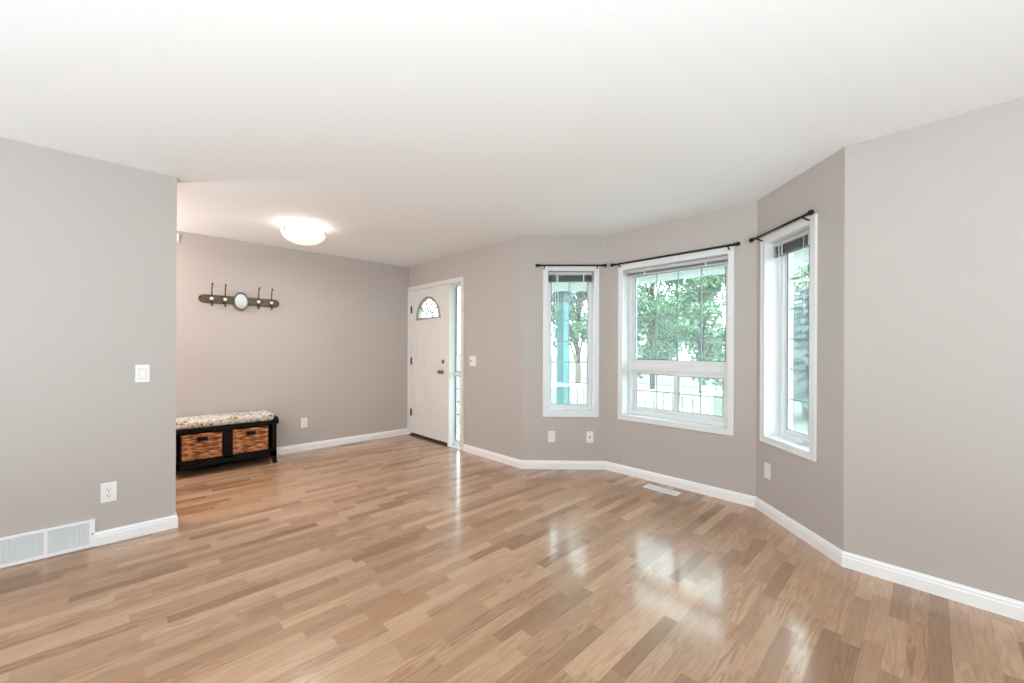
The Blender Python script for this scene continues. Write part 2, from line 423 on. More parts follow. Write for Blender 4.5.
# ------------------------------------------------------------------ windows
DG = .15          # glass depth behind the inner wall face
def window(k, name, label, kind):
    W, a, b, c, d = WIN[k]
    root = MB()
    root.frame(a, b, c, d, CW, -.012, 0)                        # casing, two steps
    root.frame(a, b, c, d, .014, -.016, -.012)
    o = (a + CW, b - CW, c + CW, d - CW)
    root.frame(o[0] - .006, o[1] + .006, o[2] - .006, o[3] + .006, .006, 0, T)  # lining of the reveal
    r = struct(root.build(name, WTRIM), label, 'window'); r.location = (W.A.x, W.A.y, 0); r.rotation_euler.z = W.rz
    x0, x1, z0, z1 = o
    fw = .034
    fr = MB().frame(x0, x1, z0, z1, fw, .105, .185, wb=.036, wt=.03)
    if kind == 'wide':
        zm0, zm1 = 1.045, 1.122
        fr.box(x0 + fw, x1 - fw, .105, .185, zm0, zm1)
        fr.box(x0 + fw, x1 - fw, .100, .185, zm0 + .03, zm0 + .036)
    fr.build('window_frame', VINYL, r, .003)
    def glazed(nm, q, sash, dep, cols, rows, depth=.03):
        s_ = MB().frame(*q, sash, dep - depth / 2, dep + depth / 2).build(nm, VINYL, r, .002)
        g = (q[0] + sash, q[1] - sash, q[2] + sash, q[3] - sash)
        MB().frame(*g, .004, dep - depth / 2 - .001, dep - depth / 2 + .004).build('gasket', GASKET, s_)
        MB().box(g[0] - .004, g[1] + .004, dep - .003, dep + .003, g[2] - .004, g[3] + .004).build('glass_pane', GLASS, s_)
        gr = MB(); hw = .0050
        vx = [g[0] + (g[1] - g[0]) * i / cols for i in range(1, cols)]; hz = [g[2] + (g[3] - g[2]) * j / rows for j in range(1, rows)]
        for vx_ in vx: gr.box(vx_ - hw, vx_ + hw, dep + .006, dep + .012, g[2], g[3])
        for hz_ in hz: gr.box(g[0], g[1], dep + .007, dep + .013, hz_ - hw, hz_ + hw)
        gr.build('grille', GRILLE, s_)
        return s_
    if kind == 'wide':
        glazed('fixed_sash', (x0 + fw, x1 - fw, zm1, z1 - .03), .028, DG, 4, 4)
        xm = (x0 + x1) / 2
        glazed('sliding_sash', (x0 + fw, xm + .026, z0 + .036, zm0), .036, DG + .012, 2, 2, .024)
        q = glazed('sliding_sash', (xm - .026, x1 - fw, z0 + .036, zm0), .042, DG - .014, 2, 2, .024)
        MB().bevbox(xm - .012, xm + .012, DG - .036, DG - .026, .80, .86, .003).build('latch', VINYL, q)
    else:
        s_ = glazed('casement_sash', (x0 + .012, x1 - .012, z0 + .03, z1 - .02), .034, DG, 2, 6, .04)
        hb = MB().bevbox((x0 + x1) / 2 - .03, (x0 + x1) / 2 + .03, .085, .105, z0 + .002, z0 + .026, .004)
        hb.tube([((x0 + x1) / 2, .085, z0 + .02), ((x0 + x1) / 2 + .03, .07, z0 + .026), ((x0 + x1) / 2 + .06, .07, z0 + .02)], .005, 8)
        hb.build('crank_handle', VINYL, r)
    return r, o
BAYN = {1: 'left', 2: 'wide middle', 3: 'right'}
OP = {}
for k, kd in ((1, 'tall'), (2, 'wide'), (3, 'tall')):
    _, OP[k] = window(k, 'window_%d' % k, {1: 'tall narrow white window on the left of the bay', 2: 'wide white window in the middle of the bay with sliding sashes below', 3: 'tall narrow white window on the right of the bay, seen aslant'}[k], kd)

# raised mini blinds
def blind(k, label, stack, wand_x, cords, pale=False):
    W = WIN[k][0]; x0, x1, z0, z1 = OP[k]; x0 += .008; x1 -= .008
    t = thing('mini_blind', label, 'blind', (W.A.x, W.A.y, 0), W.rz, 'raised mini blinds in the bay windows')
    hz = z1 - .004
    MB().bevbox(x0, x1, .050, .082, hz - .030, hz, .003).build('headrail', BLINDW, t)
    st = MB(); n = 11
    for i in range(n):
        z = hz - .032 - stack * (i + 1) / n; dx = R.uniform(-.003, .003); dy = R.uniform(-.002, .002)
        st.prism([(.054 + dy, z), (.066 + dy, z + .0035), (.079 + dy, z), (.079 + dy, z - .0012), (.066 + dy, z + .0020), (.054 + dy, z - .0012)], x0 + .004 + dx, x1 - .004 + dx, 'x')
    st.build('slat_stack', BLINDG, t)
    zb = hz - .034 - stack
    MB().bevbox(x0 + .003, x1 - .003, .054, .079, zb - .014, zb - .003, .002).build('bottom_rail', BLINDG if not pale else BLINDW, t)
    for f in (.2, .8):
        xx = x0 + (x1 - x0) * f
        MB().box(xx - .006, xx + .006, .0525, .0535, zb - .012, hz - .028).build('ladder_tape', CORD, t)
    if wand_x: MB().tube([(x0 + wand_x, .046, hz - .02), (x0 + wand_x + .004, .047, hz - .42)], .0035, 6).build('tilt_wand', CORD, t)
    for c, ln in cords:
        q = MB(); q.tube([(x0 + c, .047, hz - .025), (x0 + c + .003, .049, hz - ln)], .0018, 6)
        q.lathe([(0, 0), (.005, .004), (.0065, .02), (.003, .032), (0, .034)], Matrix.Translation((x0 + c + .003, .049, hz - ln - .03)), 8)
        q.build('lift_cord', CORD, t)
blind(1, 'grey raised mini blind at the top of the left bay window', .055, .10, [(.075, .95)])
blind(2, 'grey raised mini blind at the top of the wide middle window', .014, None, [(.935, .055)], True)
blind(3, 'grey raised mini blind at the top of the right bay window', .060, .07, [(.33, .5)])

# curtain rods
def rod(W, s0, s1, z, label, off=.055):
    t = thing('curtain_rod', label, 'curtain rod', W.at(0, 0, 0), W.rz, 'black curtain rods over the bay windows')
    MB().tube([(s0, -off, z), (s1, -off, z)], .0085, 12).build('rod', BLACK, t)
    for sx, sg in ((s0, -1), (s1, 1)):
        M = Matrix.Translation((sx, -off, z)) @ Matrix.Rotation(sg * math.pi / 2, 4, 'Y')
        MB().lathe([(0, -.004), (.011, -.004), (.013, 0), (.011, .006), (.009, .010), (.015, .018), (.018, .028), (.015, .040), (.008, .047), (0, .049)], M, 14).build('finial', BLACK, t)
        bx = sx - sg * .045
        b = MB(); b.tube([(bx, -.002, z - .028), (bx, -off * .55, z - .020), (bx, -off, z - .010)], .0055, 8)
        b.bevbox(bx - .010, bx + .010, -.006, -.001, z - .052, z - .010, .002)
        b.tube([(bx, -off - .011, z + .001), (bx, -off - .008, z - .011), (bx, -off + .008, z - .011), (bx, -off + .011, z + .001)], .0035, 6)
        b.build('bracket', BLACK, t)
rod(WBL, .180, .820, 2.118, 'black curtain rod over the left bay window')
rod(WBC, .128, 1.235, 2.110, 'long black curtain rod over the wide middle window')
rod(WBR, .045, .637, 2.122, 'black slanting curtain rod over the right bay window')

# ------------------------------------------------------------------ front door and sidelight
def front_door():
    r = MB(); s = lambda y: YB - y
    # casing: left strip in the corner, head, right strip
    r.box(.004, DO[0] + .012, -.016, 0, 0, 2.088); r.box(DO[1] - .012, s(3.962), -.016, 0, 0, 2.088); r.box(.004, s(3.962), -.016, 0, 2.088, 2.142)
    r.box(.004, s(3.962), -.022, -.016, 2.128, 2.142); r.box(s(3.962) - .014, s(3.962), -.022, -.016, 0, 2.128); r.box(.004, .016, -.022, -.016, 0, 2.128)
    # jambs and the post between door and sidelight
    r.box(DO[0], DO[0] + .02, 0, T, 0, 2.10); r.box(DO[1] - .012, DO[1], 0, T, 0, 2.10); r.box(DO[0], DO[1], 0, T, 2.086, 2.10)
    r.box(s(4.312), s(4.283), -.004, .128, 0, 2.086)
    root = struct(r.build('door_1', DOORW, None, .002), 'white panelled front door with fan window and sidelight', 'door')
    root.location = (WD.A.x, WD.A.y, 0); root.rotation_euler.z = WD.rz
    a, b, z0, z1 = s(5.232), s(4.316), .034, 2.084
    cx, zb, rad = s(4.792), 1.672, .283
    arc = [(cx + rad * math.cos(math.pi * k / 24), zb + rad * math.sin(math.pi * k / 24)) for k in range(25)]
    sl = MB().plate([(a, z0), (b, z0), (b, z1), (a, z1)], [arc], .006, .050)
    for (pa, pb) in ((a + .115, a + .425), (a + .495, a + .805)):
        for (c, d) in ((.22, .80), (.96, 1.56)):
            sl.frame(pa, pb, c, d, .012, .000, .006); sl.frame(pa + .012, pb - .012, c + .012, d - .012, .010, .003, .006)
            sl.bevbox(pa + .045, pb - .045, .0015, .008, c + .045, d - .045, .003, 1)
    slab = sl.build('door_slab', DOORW, root)
    def half(rr): return [(cx + rr * math.cos(math.pi * k / 24), zb + rr * math.sin(math.pi * k / 24)) for k in range(25)]
    fl = MB().plate(half(rad + .012)[:1] + [(cx + (rad + .02) * math.cos(math.pi * k / 24), zb - .02 + (rad + .036) * math.sin(math.pi * k / 24)) for k in range(25)], [[(cx + (rad - .022) * math.cos(math.pi * k / 24), zb + .012 + (rad - .034) * math.sin(math.pi * k / 24)) for k in range(25)]], -.008, .012)
    fan = fl.build('fan_window_trim', mat('aged_fan_trim', (.42, .36, .29), .5), slab)
    MB().prism(half(rad - .005), .026, .032).build('glass_pane', GLASS, slab)
    sp = MB(); r0 = .085
    sp.tube([(cx + r0 * math.cos(math.pi * k / 12), .020, zb + .012 + r0 * math.sin(math.pi * k / 12)) for k in range(13)], .010, 6)
    for an in (36, 72, 108, 144):
        q = math.radians(an); sp.tube([(cx + r0 * math.cos(q), .02, zb + .012 + r0 * math.sin(q)), (cx + (rad - .02) * math.cos(q), .02, zb + .005 + (rad - .025) * math.sin(q))], .010, 6)
    sp.build('fan_spokes', mat('grey_fan_spokes', (.22, .21, .20), .5), slab)
    ky = s(4.443)
    RX = Matrix.Rotation(math.pi / 2, 4, 'X')
    MB().lathe([(0, -.002), (.030, -.002), (.030, .003), (.022, .008), (.012, .012), (.011, .030), (.020, .038), (.026, .050), (.024, .062), (.012, .068), (0, .069)], Matrix.Translation((ky, .004, .948)) @ RX, 20).build('door_knob', BRASS, slab)
    MB().lathe([(0, -.002), (.028, -.002), (.028, .006), (.020, .014), (.012, .016), (0, .017)], Matrix.Translation((s(4.425), .004, 1.085)) @ RX, 20).build('deadbolt', BRASS, slab)
    for z in (1.815, 1.072, .33):
        h = MB(); h.box(a - .016, a + .014, .0005, .005, z - .050, z + .050); h.tube([(a - .002, -.004, z - .052), (a - .002, -.004, z + .052)], .0075, 8)
        h.build('hinge', HINGE, slab)
    MB().box(a, b, .004, .048, .012, .034).build('door_sweep', BLACK, slab)
    th = MB().prism([(-.035, 0), (.12, 0), (.12, .012), (.01, .016), (-.02, .010)], a - .01, b + .005, 'x').build('threshold', SILL, root)
    # sidelight
    xa, xb = s(4.283), DO[1] - .012
    sd_ = MB().frame(xa, xb, .012, 2.086, .010, .10, .128, wb=.05, wt=.03); sd_.box(xa, xb, .095, .128, .905, .955)
    sdl = sd_.build('sidelight_frame', VINYL, root, .002)
    for (c, d) in ((.062, .905), (.955, 2.056)):
        g = (xa + .010, xb - .010, c, d)
        MB().frame(*g, .007, .094, .102).build('gasket', GASKET, sdl)
        MB().box(g[0] - .003, g[1] + .003, .112, .117, c - .003, d + .003).build('glass_pane', GLASS, sdl)
        gr = MB(); n = 5
        for i in range(1, n): gr.box(g[0], g[1], .119, .124, c + (d - c) * i / n - .006, c + (d - c) * i / n + .006)
        gr.build('grille', GRILLE, sdl)
    MB().box(xa, xb, -.016, .10, 0, .014).build('sidelight_sill', VINYL, root)
front_door()

# ------------------------------------------------------------------ plates on the walls
GO = 'white outlet plates'
def plate(W, s, z, label, kind, w=.072, h=.117, name='wall_outlet', cat='outlet', group=GO):
    t = thing(name, label, cat, W.at(s, 0, z), W.rz, group)
    MB().bevbox(-w / 2, w / 2, -.006, .0005, -h / 2, h / 2, .003).build('cover_plate', PLATE, t)
    if kind == 'duplex':
        for sg in (-1, 1):
            f = MB(); f.prism([(.0165 * math.cos(q), sg * .0195 + max(-.0135, min(.0135, .0165 * math.sin(q)))) for q in [2 * math.pi * i / 20 for i in range(20)]], -.0085, -.005)
            rc = f.build('receptacle', PLATE, t)
            q = MB(); c = sg * .0195
            q.box(-.0080, -.0055, -.0090, -.0080, c - .002, c + .008); q.box(.0050, .0072, -.0090, -.0080, c - .002, c + .007)
            q.lathe([(0, 0), (.003, 0), (.003, .0006), (0, .0006)], Matrix.Translation((0, -.0084, c - .008)) @ Matrix.Rotation(math.pi / 2, 4, 'X'), 10)
            q.build('slots', SLOT, rc)
        MB().lathe([(0, 0), (.003, 0), (.002, .002), (0, .002)], Matrix.Translation((0, -.006, 0)) @ Matrix.Rotation(math.pi / 2, 4, 'X'), 10).build('screw', STEEL, t)
    elif kind == 'decora':
        MB().frame(-.0185, .0185, -.0355, .0355, .002, -.0065, -.0055).build('recess_line', mat('plate_shadow_line', (.45, .45, .44), .6), t)
        MB().bevbox(-.0165, .0165, -.0085, -.004, -.0335, .0335, .002).build('insert', PLATE, t)
    elif kind == 'jack':
        MB().bevbox(-.009, .009, -.010, -.005, -.010, .010, .002).build('jack', mat('grey_jack', (.30, .29, .28), .5), t)
        for zz in (-.042, .042): MB().lathe([(0, 0), (.003, 0), (.002, .002), (0, .002)], Matrix.Translation((0, -.006, zz)) @ Matrix.Rotation(math.pi / 2, 4, 'X'), 10).build('screw', STEEL, t)
    elif kind == 'blank':
        for zz in (-.030, .030): MB().lathe([(0, 0), (.003, 0), (.002, .002), (0, .002)], Matrix.Translation((0, -.006, zz)) @ Matrix.Rotation(math.pi / 2, 4, 'X'), 10).build('screw', STEEL, t)
    return t
plate(WL, -.071 - X0, .326, 'white duplex outlet with dark slots on the left wall above the vent grille', 'duplex', .075, .125)
plate(WB, 1.582 + 2.6, .340, 'white outlet on the entry wall to the right of the black bench', 'duplex')
plate(WBL, .337 - .0266, .338, 'white plate with grey insert, left of the two under the left bay window', 'decora')
plate(WBL, .736 - .0266, .336, 'white jack plate with a dark dot, right of the two under the left bay window', 'jack', name='jack_plate', cat='jack')
plate(WBR, 3.2373 - 3.090, .337, 'white wall plate below the slanting right bay window', 'blank', name='blank_plate', cat='wall plate')

def switch(W, s, z, label, n, toggle=False):
    w = .072 if n == 1 else .118
    t = thing('light_switch', label, 'light switch', W.at(s, 0, z), W.rz)
    MB().bevbox(-w / 2, w / 2, -.006, .0005, -.0585, .0585, .003).build('cover_plate', PLATE, t)
    for i in range(n):
        c = (i - (n - 1) / 2) * .046
        if toggle:
            MB().box(c - .005, c + .005, -.007, -.0055, -.012, .012).build('toggle_slot', mat('plate_shadow_line', (.45, .45, .44), .6), t)
            MB().bevbox(c - .004, c + .004, -.018, -.006, .000 if i else -.004, .012 if i else .006, .002).build('toggle', PLATE if i else HINGE, t)
        else:
            MB().frame(c - .0185, c + .0185, -.0355, .0355, .002, -.0065, -.0055).build('recess_line', mat('plate_shadow_line', (.45, .45, .44), .6), t)
            b = MB().prism([(-.0335, -.0045), (-.0335, -.0075), (0, -.0075), (.0335, -.0125), (.0335, -.0045)], c - .0165, c + .0165, 'x')
            for v in b.b.verts: v.co = (v.co.x, v.co.z, v.co.y)
            b.build('rocker', PLATE, t)
    return t
switch(WL, .086 - X0, 1.080, 'white rocker light switch on the left wall near its free edge', 1)
switch(WD, YB - 3.792, 1.107, 'white double toggle switch on the wall right of the front door', 2, True)

# door chime peeping past the left wall edge
t = thing('door_chime', 'small white box high on the back wall beside the left wall edge', 'door chime', WB.at(.356 + 2.6, 0, 2.367), WB.rz)
MB().bevbox(-.04, .04, -.012, .0, -.042, .042, .004).build('cover', PLATE, t)
MB().box(-.03, .03, -.0125, -.0115, -.030, -.026).build('grille_slot', mat('plate_shadow_line', (.45, .45, .44), .6), t)

# return air grille
t = thing('return_air_grille', 'white return air grille at the foot of the left wall', 'vent', WL.at(0, 0, 0), WL.rz)
va, vb, zt = VX0 - X0, VX1 - X0, .172
vm = (va + vb) / 2 + .001
MB().plate([(va, .002), (vb, .002), (vb, zt), (va, zt)], [[(va + .026, .022), (vm - .008, .022), (vm - .008, zt - .014), (va + .026, zt - .014)], [(vm + .008, .022), (vb - .026, .022), (vb - .026, zt - .014), (vm + .008, zt - .014)]], -.014, 0).build('frame', WHITE, t, .002)
for (a, b) in ((va + .026, vm - .008), (vm + .008, vb - .026)):
    q = MB(); n = 14
    for i in range(n):
        z = .022 + (zt - .036) * (i + .5) / n
        q.prism([(-.011, z - .004), (-.010, z - .004), (-.002, z + .004), (-.003, z + .004)], a, b, 'x')
    for i in range(1, 8): xx = a + (b - a) * i / 8; q.box(xx - .0008, xx + .0008, -.0105, -.002, .022, zt - .014)
    lv = q.build('louvres', VENTG, t)
    MB().box(a, b, -.0015, -.0005, .022, zt - .014).build('duct_back', VENTD, lv)
for xx in (va + .012, vb - .012): MB().lathe([(0, 0), (.004, 0), (.003, .002), (0, .002)], Matrix.Translation((xx, -.0145, .085)) @ Matrix.Rotation(math.pi / 2, 4, 'X'), 10).build('screw', HINGE, t)

# floor registers
def register(x, y, sx, sy, material, label):
    t = thing('floor_register', label, 'floor vent', (x, y, 0), 0, 'floor registers')
    lx = sx > sy
    outer = [(-sx / 2, -sy / 2), (sx / 2, -sy / 2), (sx / 2, sy / 2), (-sx / 2, sy / 2)]
    q = MB(); q.plate(outer, [[(-sx / 2 + .016, -sy / 2 + .016), (sx / 2 - .016, -sy / 2 + .016), (sx / 2 - .016, sy / 2 - .016), (-sx / 2 + .016, sy / 2 - .016)]], .001, .006)
    for v in q.b.verts: v.co = (v.co.x, v.co.z, v.co.y)
    q.build('rim', material, t)
    q = MB(); L = (sx if lx else sy) - .03; Wd = (sy if lx else sx) - .03; n = 16
    for i in range(n):
        p = -L / 2 + L * (i + .5) / n
        if lx: q.box(p - .0055, p + .0055, -Wd / 2, Wd / 2, .0015, .005)
        else: q.box(-Wd / 2, Wd / 2, p - .0055, p + .0055, .0015, .005)
    q.build('louvres', material, t)
    MB().box(-sx / 2 + .014, sx / 2 - .014, -sy / 2 + .014, sy / 2 - .014, .0003, .001).build('duct_opening', SLOT, t)
register(3.452, 1.655, .105, .31, WHITE, 'white floor register below the wide bay window')
register(2.17, 5.238, .29, .095, BEIGE, 'beige floor register along the baseboard left of the front door')

# ------------------------------------------------------------------ ceiling lamp
LX, LY, LR = 1.245, 4.205, .197
t = thing('ceiling_lamp', 'lit frosted bowl ceiling light with three clips over the entry', 'ceiling light', (LX, LY, H))
MB().lathe([(0, 0), (.12, 0), (.125, -.006), (.12, -.022), (.05, -.026), (0, -.026)], n=32).build('canopy', WHITE, t)
MB().tube([(0, 0, -.02), (0, 0, -.178)], .006, 8).build('stem', STEEL, t)
bz, dp = -.066, .118
prof = [(LR * math.cos(q), bz - dp * math.sin(q)) for q in [math.pi / 2 * i / 12 for i in range(13)]]
prof[-1] = (0, bz - dp)
inner = [((LR - .006) * math.cos(q), bz - (dp - .006) * math.sin(q)) for q in [math.pi / 2 * i / 12 for i in range(12, -1, -1)]]; inner[0] = (0, bz - dp + .006)
bowl = MB().lathe(prof + [], n=48); bowl.lathe(inner, n=48); bowl.lathe([prof[0], (LR + .003, bz + .003), inner[-1]], n=48)
bowl.build('glass_bowl', LAMPG, t)
for k in range(3):
    q = math.radians(200 + 120 * k); c, s_ = math.cos(q), math.sin(q)
    b = MB(); b.tube([(.115 * c, .115 * s_, -.015), (.17 * c, .17 * s_, -.03), ((LR + .006) * c, (LR + .006) * s_, bz + .008), ((LR + .006) * c, (LR + .006) * s_, bz - .016), ((LR - .012) * c, (LR - .012) * s_, bz - .030)], .006, 8)
    b.build('clip', STEEL, t)
ld = bpy.data.lights.new('lamp_bulb', 'POINT'); ld.energy = 2.2; ld.color = (1, .92, .86); ld.shadow_soft_size = .05
lo = bpy.data.objects.new('lamp_bulb', ld); COL.objects.link(lo); lo.location = (LX, LY, H - .070)
ld2 = bpy.data.lights.new('lamp_glow', 'AREA'); ld2.shape = 'DISK'; ld2.size = .36; ld2.energy = 9; ld2.color = (1, .92, .86)
lo2 = bpy.data.objects.new('lamp_glow', ld2); COL.objects.link(lo2); lo2.location = (LX, LY, H - .195)

# ------------------------------------------------------------------ coat rack with mirror
t = thing('coat_rack', 'bronze wall coat rack with round mirror and four hooks', 'coat rack', WB.at(.927 + 2.6, 0, 1.772), WB.rz)
hw, hh = .377, .044
poly = []
for sx in (1, -1):
    for k in range(9):
        q = math.radians(-90 + 180 * k / 8) if sx > 0 else math.radians(90 + 180 * k / 8)
        poly.append((sx * (hw - hh) + hh * math.cos(q), hh * math.sin(q)))
MB().prism(poly, -.016, -.001).build('board', RACK, t, .003)
RX = Matrix.Rotation(math.pi / 2, 4, 'X')
OV = Matrix.Translation((-.003, -.014, -.006)) @ Matrix.Diagonal((.70, 1, 1, 1)) @ RX
mr = MB().lathe([(.080, .004), (.098, .004), (.102, .010), (.098, .020), (.090, .024), (.083, .020), (.080, .014)], OV, 40).build('mirror_frame', mat('pewter_mirror_frame', (.16, .145, .12), .4, metal=.5, var=.3, vscale=60), t)
oval = [(-.003 + .70 * .084 * math.cos(math.pi * k / 20), -.006 + .084 * math.sin(math.pi * k / 20)) for k in range(40)]
MB().prism(oval, -.028, -.018).build('mirror', MIRROR, mr)
for hx in (.660, .777, 1.087, 1.216):
    x = hx - .927
    b = MB(); b.bevbox(x - .014, x + .014, -.022, -.015, -.050, .040, .004)
    b.tube([(x, -.022, .01), (x, -.045, .04), (x, -.050, .085), (x, -.062, .125), (x, -.080, .148)], [.007, .0065, .006, .006, .007], 8)
    b.tube([(x, -.022, -.03), (x, -.038, -.068), (x, -.058, -.080), (x, -.072, -.066), (x, -.074, -.048)], [.007, .0065, .006, .006, .006], 8)
    b.lathe([(0, -.010), (.008, -.007), (.0105, 0), (.008, .007), (0, .010)], Matrix.Translation((x, -.082, .152)), 10)
    hk = b.build('hook', HINGE, t)
    MB().lathe([(0, 0), (.009, 0), (.007, .012), (.014, .020), (.018, .032), (.013, .042), (0, .045)], Matrix.Translation((x, -.022, .000)) @ RX, 14).build('knob', PORC, hk)

# ------------------------------------------------------------------ storage bench with two baskets
BX0, BX1, BY0, BY1 = .318, 1.200, 4.945, 5.288
bench = thing('storage_bench', 'black wooden storage bench with speckled cushion against the back wall', 'bench', ((BX0 + BX1) / 2, (BY0 + BY1) / 2, 0))
hx, hy = (BX1 - BX0) / 2, (BY1 - BY0) / 2
b = MB(); b.box(-hx, hx, -hy, hy, .425, .462)                                  # top board
b.box(-hx, -hx + .045, -hy + .004, hy, .10, .425); b.box(hx - .045, hx, -hy + .004, hy, .10, .425)
b.box(-.04, .04, -hy + .004, hy, .13, .425); b.box(-hx, hx, hy - .014, hy, .001, .425)  # black back panel carried down to the floor to make the shadow underneath
b.box(-hx, hx, -hy + .004, hy, .135, .160)
b.build('case', BENCH, bench, .003)
ap = MB(); n = 16
pts = [(-hx, .135), (hx, .135), (hx, .085)] + [(hx - .06 - (2 * hx - .12) * i / n, .080 + .014 * math.sin(math.pi * i / n)) for i in range(n + 1)] + [(-hx, .085)]
ap.prism(pts, -hy + .002, -hy + .018); ap.build('apron', BENCH, bench, .002)
for sx in (-1, 1):
    for y0_, y1_ in ((-hy + .002, -hy + .042), (hy - .042, hy)):
        f = MB(); f.prism([(sx * hx, .137), (sx * (hx - .075), .137), (sx * (hx - .062), .085), (sx * (hx - .040), .04), (sx * (hx - .032), .0), (sx * (hx + .008), .0), (sx * hx, .05)], y0_, y1_)
        f.build('foot', BENCH, bench, .002)
for sx in (-1, 1):
    a = MB(); a.prism([(-hy - .004, .425), (hy, .425), (hy, .500), (-hy + .03, .500), (-hy + .004, .488), (-hy - .010, .470)], sx * hx - .018, sx * hx + .018, 'x')
    a.build('end_rail', BENCH, bench, .004)
cu = MB().bevbox(-hx + .02, hx - .02, -hy + .002, hy - .004, .463, .548, .034, 4)
co = cu.build('cushion', CUSH, bench, 0, True)
# baskets stand in the two bays
def basket():
    w2, d2, z0, z1 = .160, .150, 0, .243
    t = thing('wicker_basket', 'brown wicker basket in the left bay of the black bench', 'basket', (0, 0, 0), 0, 'wicker baskets in the bench')
    q = MB(); n = 10; k = 9
    # woven front and sides: bulging weave cells over upright stakes
    def weave(p0, p1, out):
        p0, p1, out = Vector(p0), Vector(p1), Vector(out)
        for i in range(n):
            za, zb = z0 + (z1 - z0) * i / n, z0 + (z1 - z0) * (i + 1) / n
            m_ = 12; pts = []
            for j in range(m_ * 2 + 1):
                f = j / (m_ * 2); off = .004 * math.sin(math.pi * (f * k + i))
                pts.append(p0.lerp(p1, f) + out * off)
            h = (zb - za) * .47
            for a_, b_ in zip(pts, pts[1:]):
                v = []
                for pt in (a_, b_):
                    for dz, do in ((-h, 0), (-h * .5, .005), (h * .5, .005), (h, 0)):
                        v.append(q.b.verts.new((*(pt + out * do), (za + zb) / 2 + dz)))
                for r_ in range(3): q.b.faces.new((v[r_], v[r_ + 1], v[r_ + 5], v[r_ + 4])).smooth = True
    weave((-w2 + .005, -d2), (w2 - .005, -d2), (0, -1)); weave((w2, -d2), (w2, d2), (1, 0)); weave((-w2, d2), (-w2, -d2), (-1, 0))
    q.box(-w2 + .004, w2 - .004, -d2 + .004, d2 - .004, .003, .008)
    q.box(-w2 + .003, w2 - .003, -d2 + .003, -d2 + .007, .003, z1 - .003); q.box(-w2 + .003, w2 - .003, d2 - .007, d2 - .003, .003, z1 - .003)
    q.box(-w2 + .003, -w2 + .007, -d2, d2, .003, z1 - .003); q.box(w2 - .007, w2 - .003, -d2, d2, .003, z1 - .003)
    q.build('woven_body', WICKER, t)
    rim = MB(); rim.tube([(-w2, -d2, z1), (w2, -d2, z1)], .006, 8); rim.tube([(w2, -d2, z1), (w2, d2, z1)], .006, 8); rim.tube([(-w2, -d2, z1), (-w2, d2, z1)], .006, 8)
    rim.build('rim', WICKER, t)
    hs = MB().bevbox(-.042, .042, -d2 - .0125, -d2 - .001, .178, .216, .004); hs.build('handle_slot', SLOT, t)
    return t
b1 = basket(); b1.location = (.5525, BY0 + .160, .161)
b2 = copy_tree(b1); b2.location = (.9585, BY0 + .160, .161); b2['label'] = 'brown wicker basket in the right bay of the black bench'
b1['label'] = 'brown wicker basket in the left bay of the black bench, partly behind the wall edge'

# ------------------------------------------------------------------ outside: porch
GZ = -.50
struct(MB().box(-60, 90, -60, 90, GZ - .3, GZ).build('ground', GRASS), 'pale lawn outside the windows', 'lawn')
struct(MB().box(3.86, 5.05, .2, 5.9, GZ, -.13).build('porch_deck', DECK), 'grey porch deck outside the bay', 'porch deck')
struct(MB().box(19, 27, -40, 70, GZ + .001, GZ + .015).build('road', ASPH), 'grey road beyond the porch railing', 'road')
struct(MB().box(16.6, 18.2, -40, 70, GZ + .001, GZ + .03).build('sidewalk', CONC), 'pale sidewalk along the near side of the road', 'sidewalk')
struct(MB().box(5.05, 16.6, .35, 1.7, GZ + .001, GZ + .02).build('front_walk', CONC), 'pale concrete walk leading away from the porch', 'walk')
pr = MB(); pr.box(2.95, 5.25, -.4, 6.4, 2.56, 2.64)
for i in range(12): pr.box(3.9 + i * .11, 3.99 + i * .11, -.4, 6.4, 2.553, 2.56)
struct(pr.build('porch_roof', RAILW), 'white slatted porch ceiling', 'porch roof')
bm_ = MB(); bm_.box(4.83, 4.97, -.4, 6.4, 2.16, 2.56); bm_.box(4.80, 5.0, -.4, 6.4, 2.135, 2.165); bm_.box(4.815, 4.83, -.4, 6.4, 2.21, 2.23); bm_.box(4.815, 4.83, -.4, 6.4, 2.28, 2.30); bm_.box(4.815, 4.83, -.4, 6.4, 2.35, 2.37); bm_.box(4.815, 4.83, -.4, 6.4, 2.42, 2.45)
struct(bm_.build('porch_beam', RAILW), 'white porch beam', 'beam')
t = thing('porch_post', 'teal square porch post seen through the left bay window', 'post', (4.90, 3.955, 0))
MB().box(-.068, .068, -.068, .068, -.13, 1.99).build('shaft', TEAL, t, .006)
q = MB(); q.box(-.095, .095, -.095, .095, 1.99, 2.09); q.box(-.11, .11, -.11, .11, 2.09, 2.134); q.build('capital', mat('dark_teal_capital', (.035, .10, .11), .5), t, .004)
MB().box(-.092, .092, -.092, .092, -.129, .03).build('plinth', TEAL, t, .004)
t = thing('porch_railing', 'white picket railing along the porch edge', 'railing', (4.90, 0, 0))
ya, yb = 1.86, 5.6
MB().box(-.03, .03, ya, 3.855, .690, .735).build('top_rail', RAILW, t, .004); MB().box(-.03, .03, 4.055, yb, .690, .735).build('top_rail', RAILW, t, .004)
MB().box(-.02, .02, ya, 3.855, -.04, .00).build('bottom_rail', RAILW, t); MB().box(-.02, .02, 4.055, yb, -.04, .00).build('bottom_rail', RAILW, t)
n = int((yb - ya) / .122)
for i in range(n):
    y = ya + .05 + i * .122
    if 3.80 < y < 4.11: continue
    MB().box(-.012, .012, y - .041, y + .041, -.04, .69).build('picket', RAILW, t)
q = MB(); q.box(-.045, .045, 1.755, 1.845, -.13, .78); q.prism([(-.06, .78), (.06, .78), (0, .83)], 1.74, 1.86); q.build('newel_post', RAILW, t)

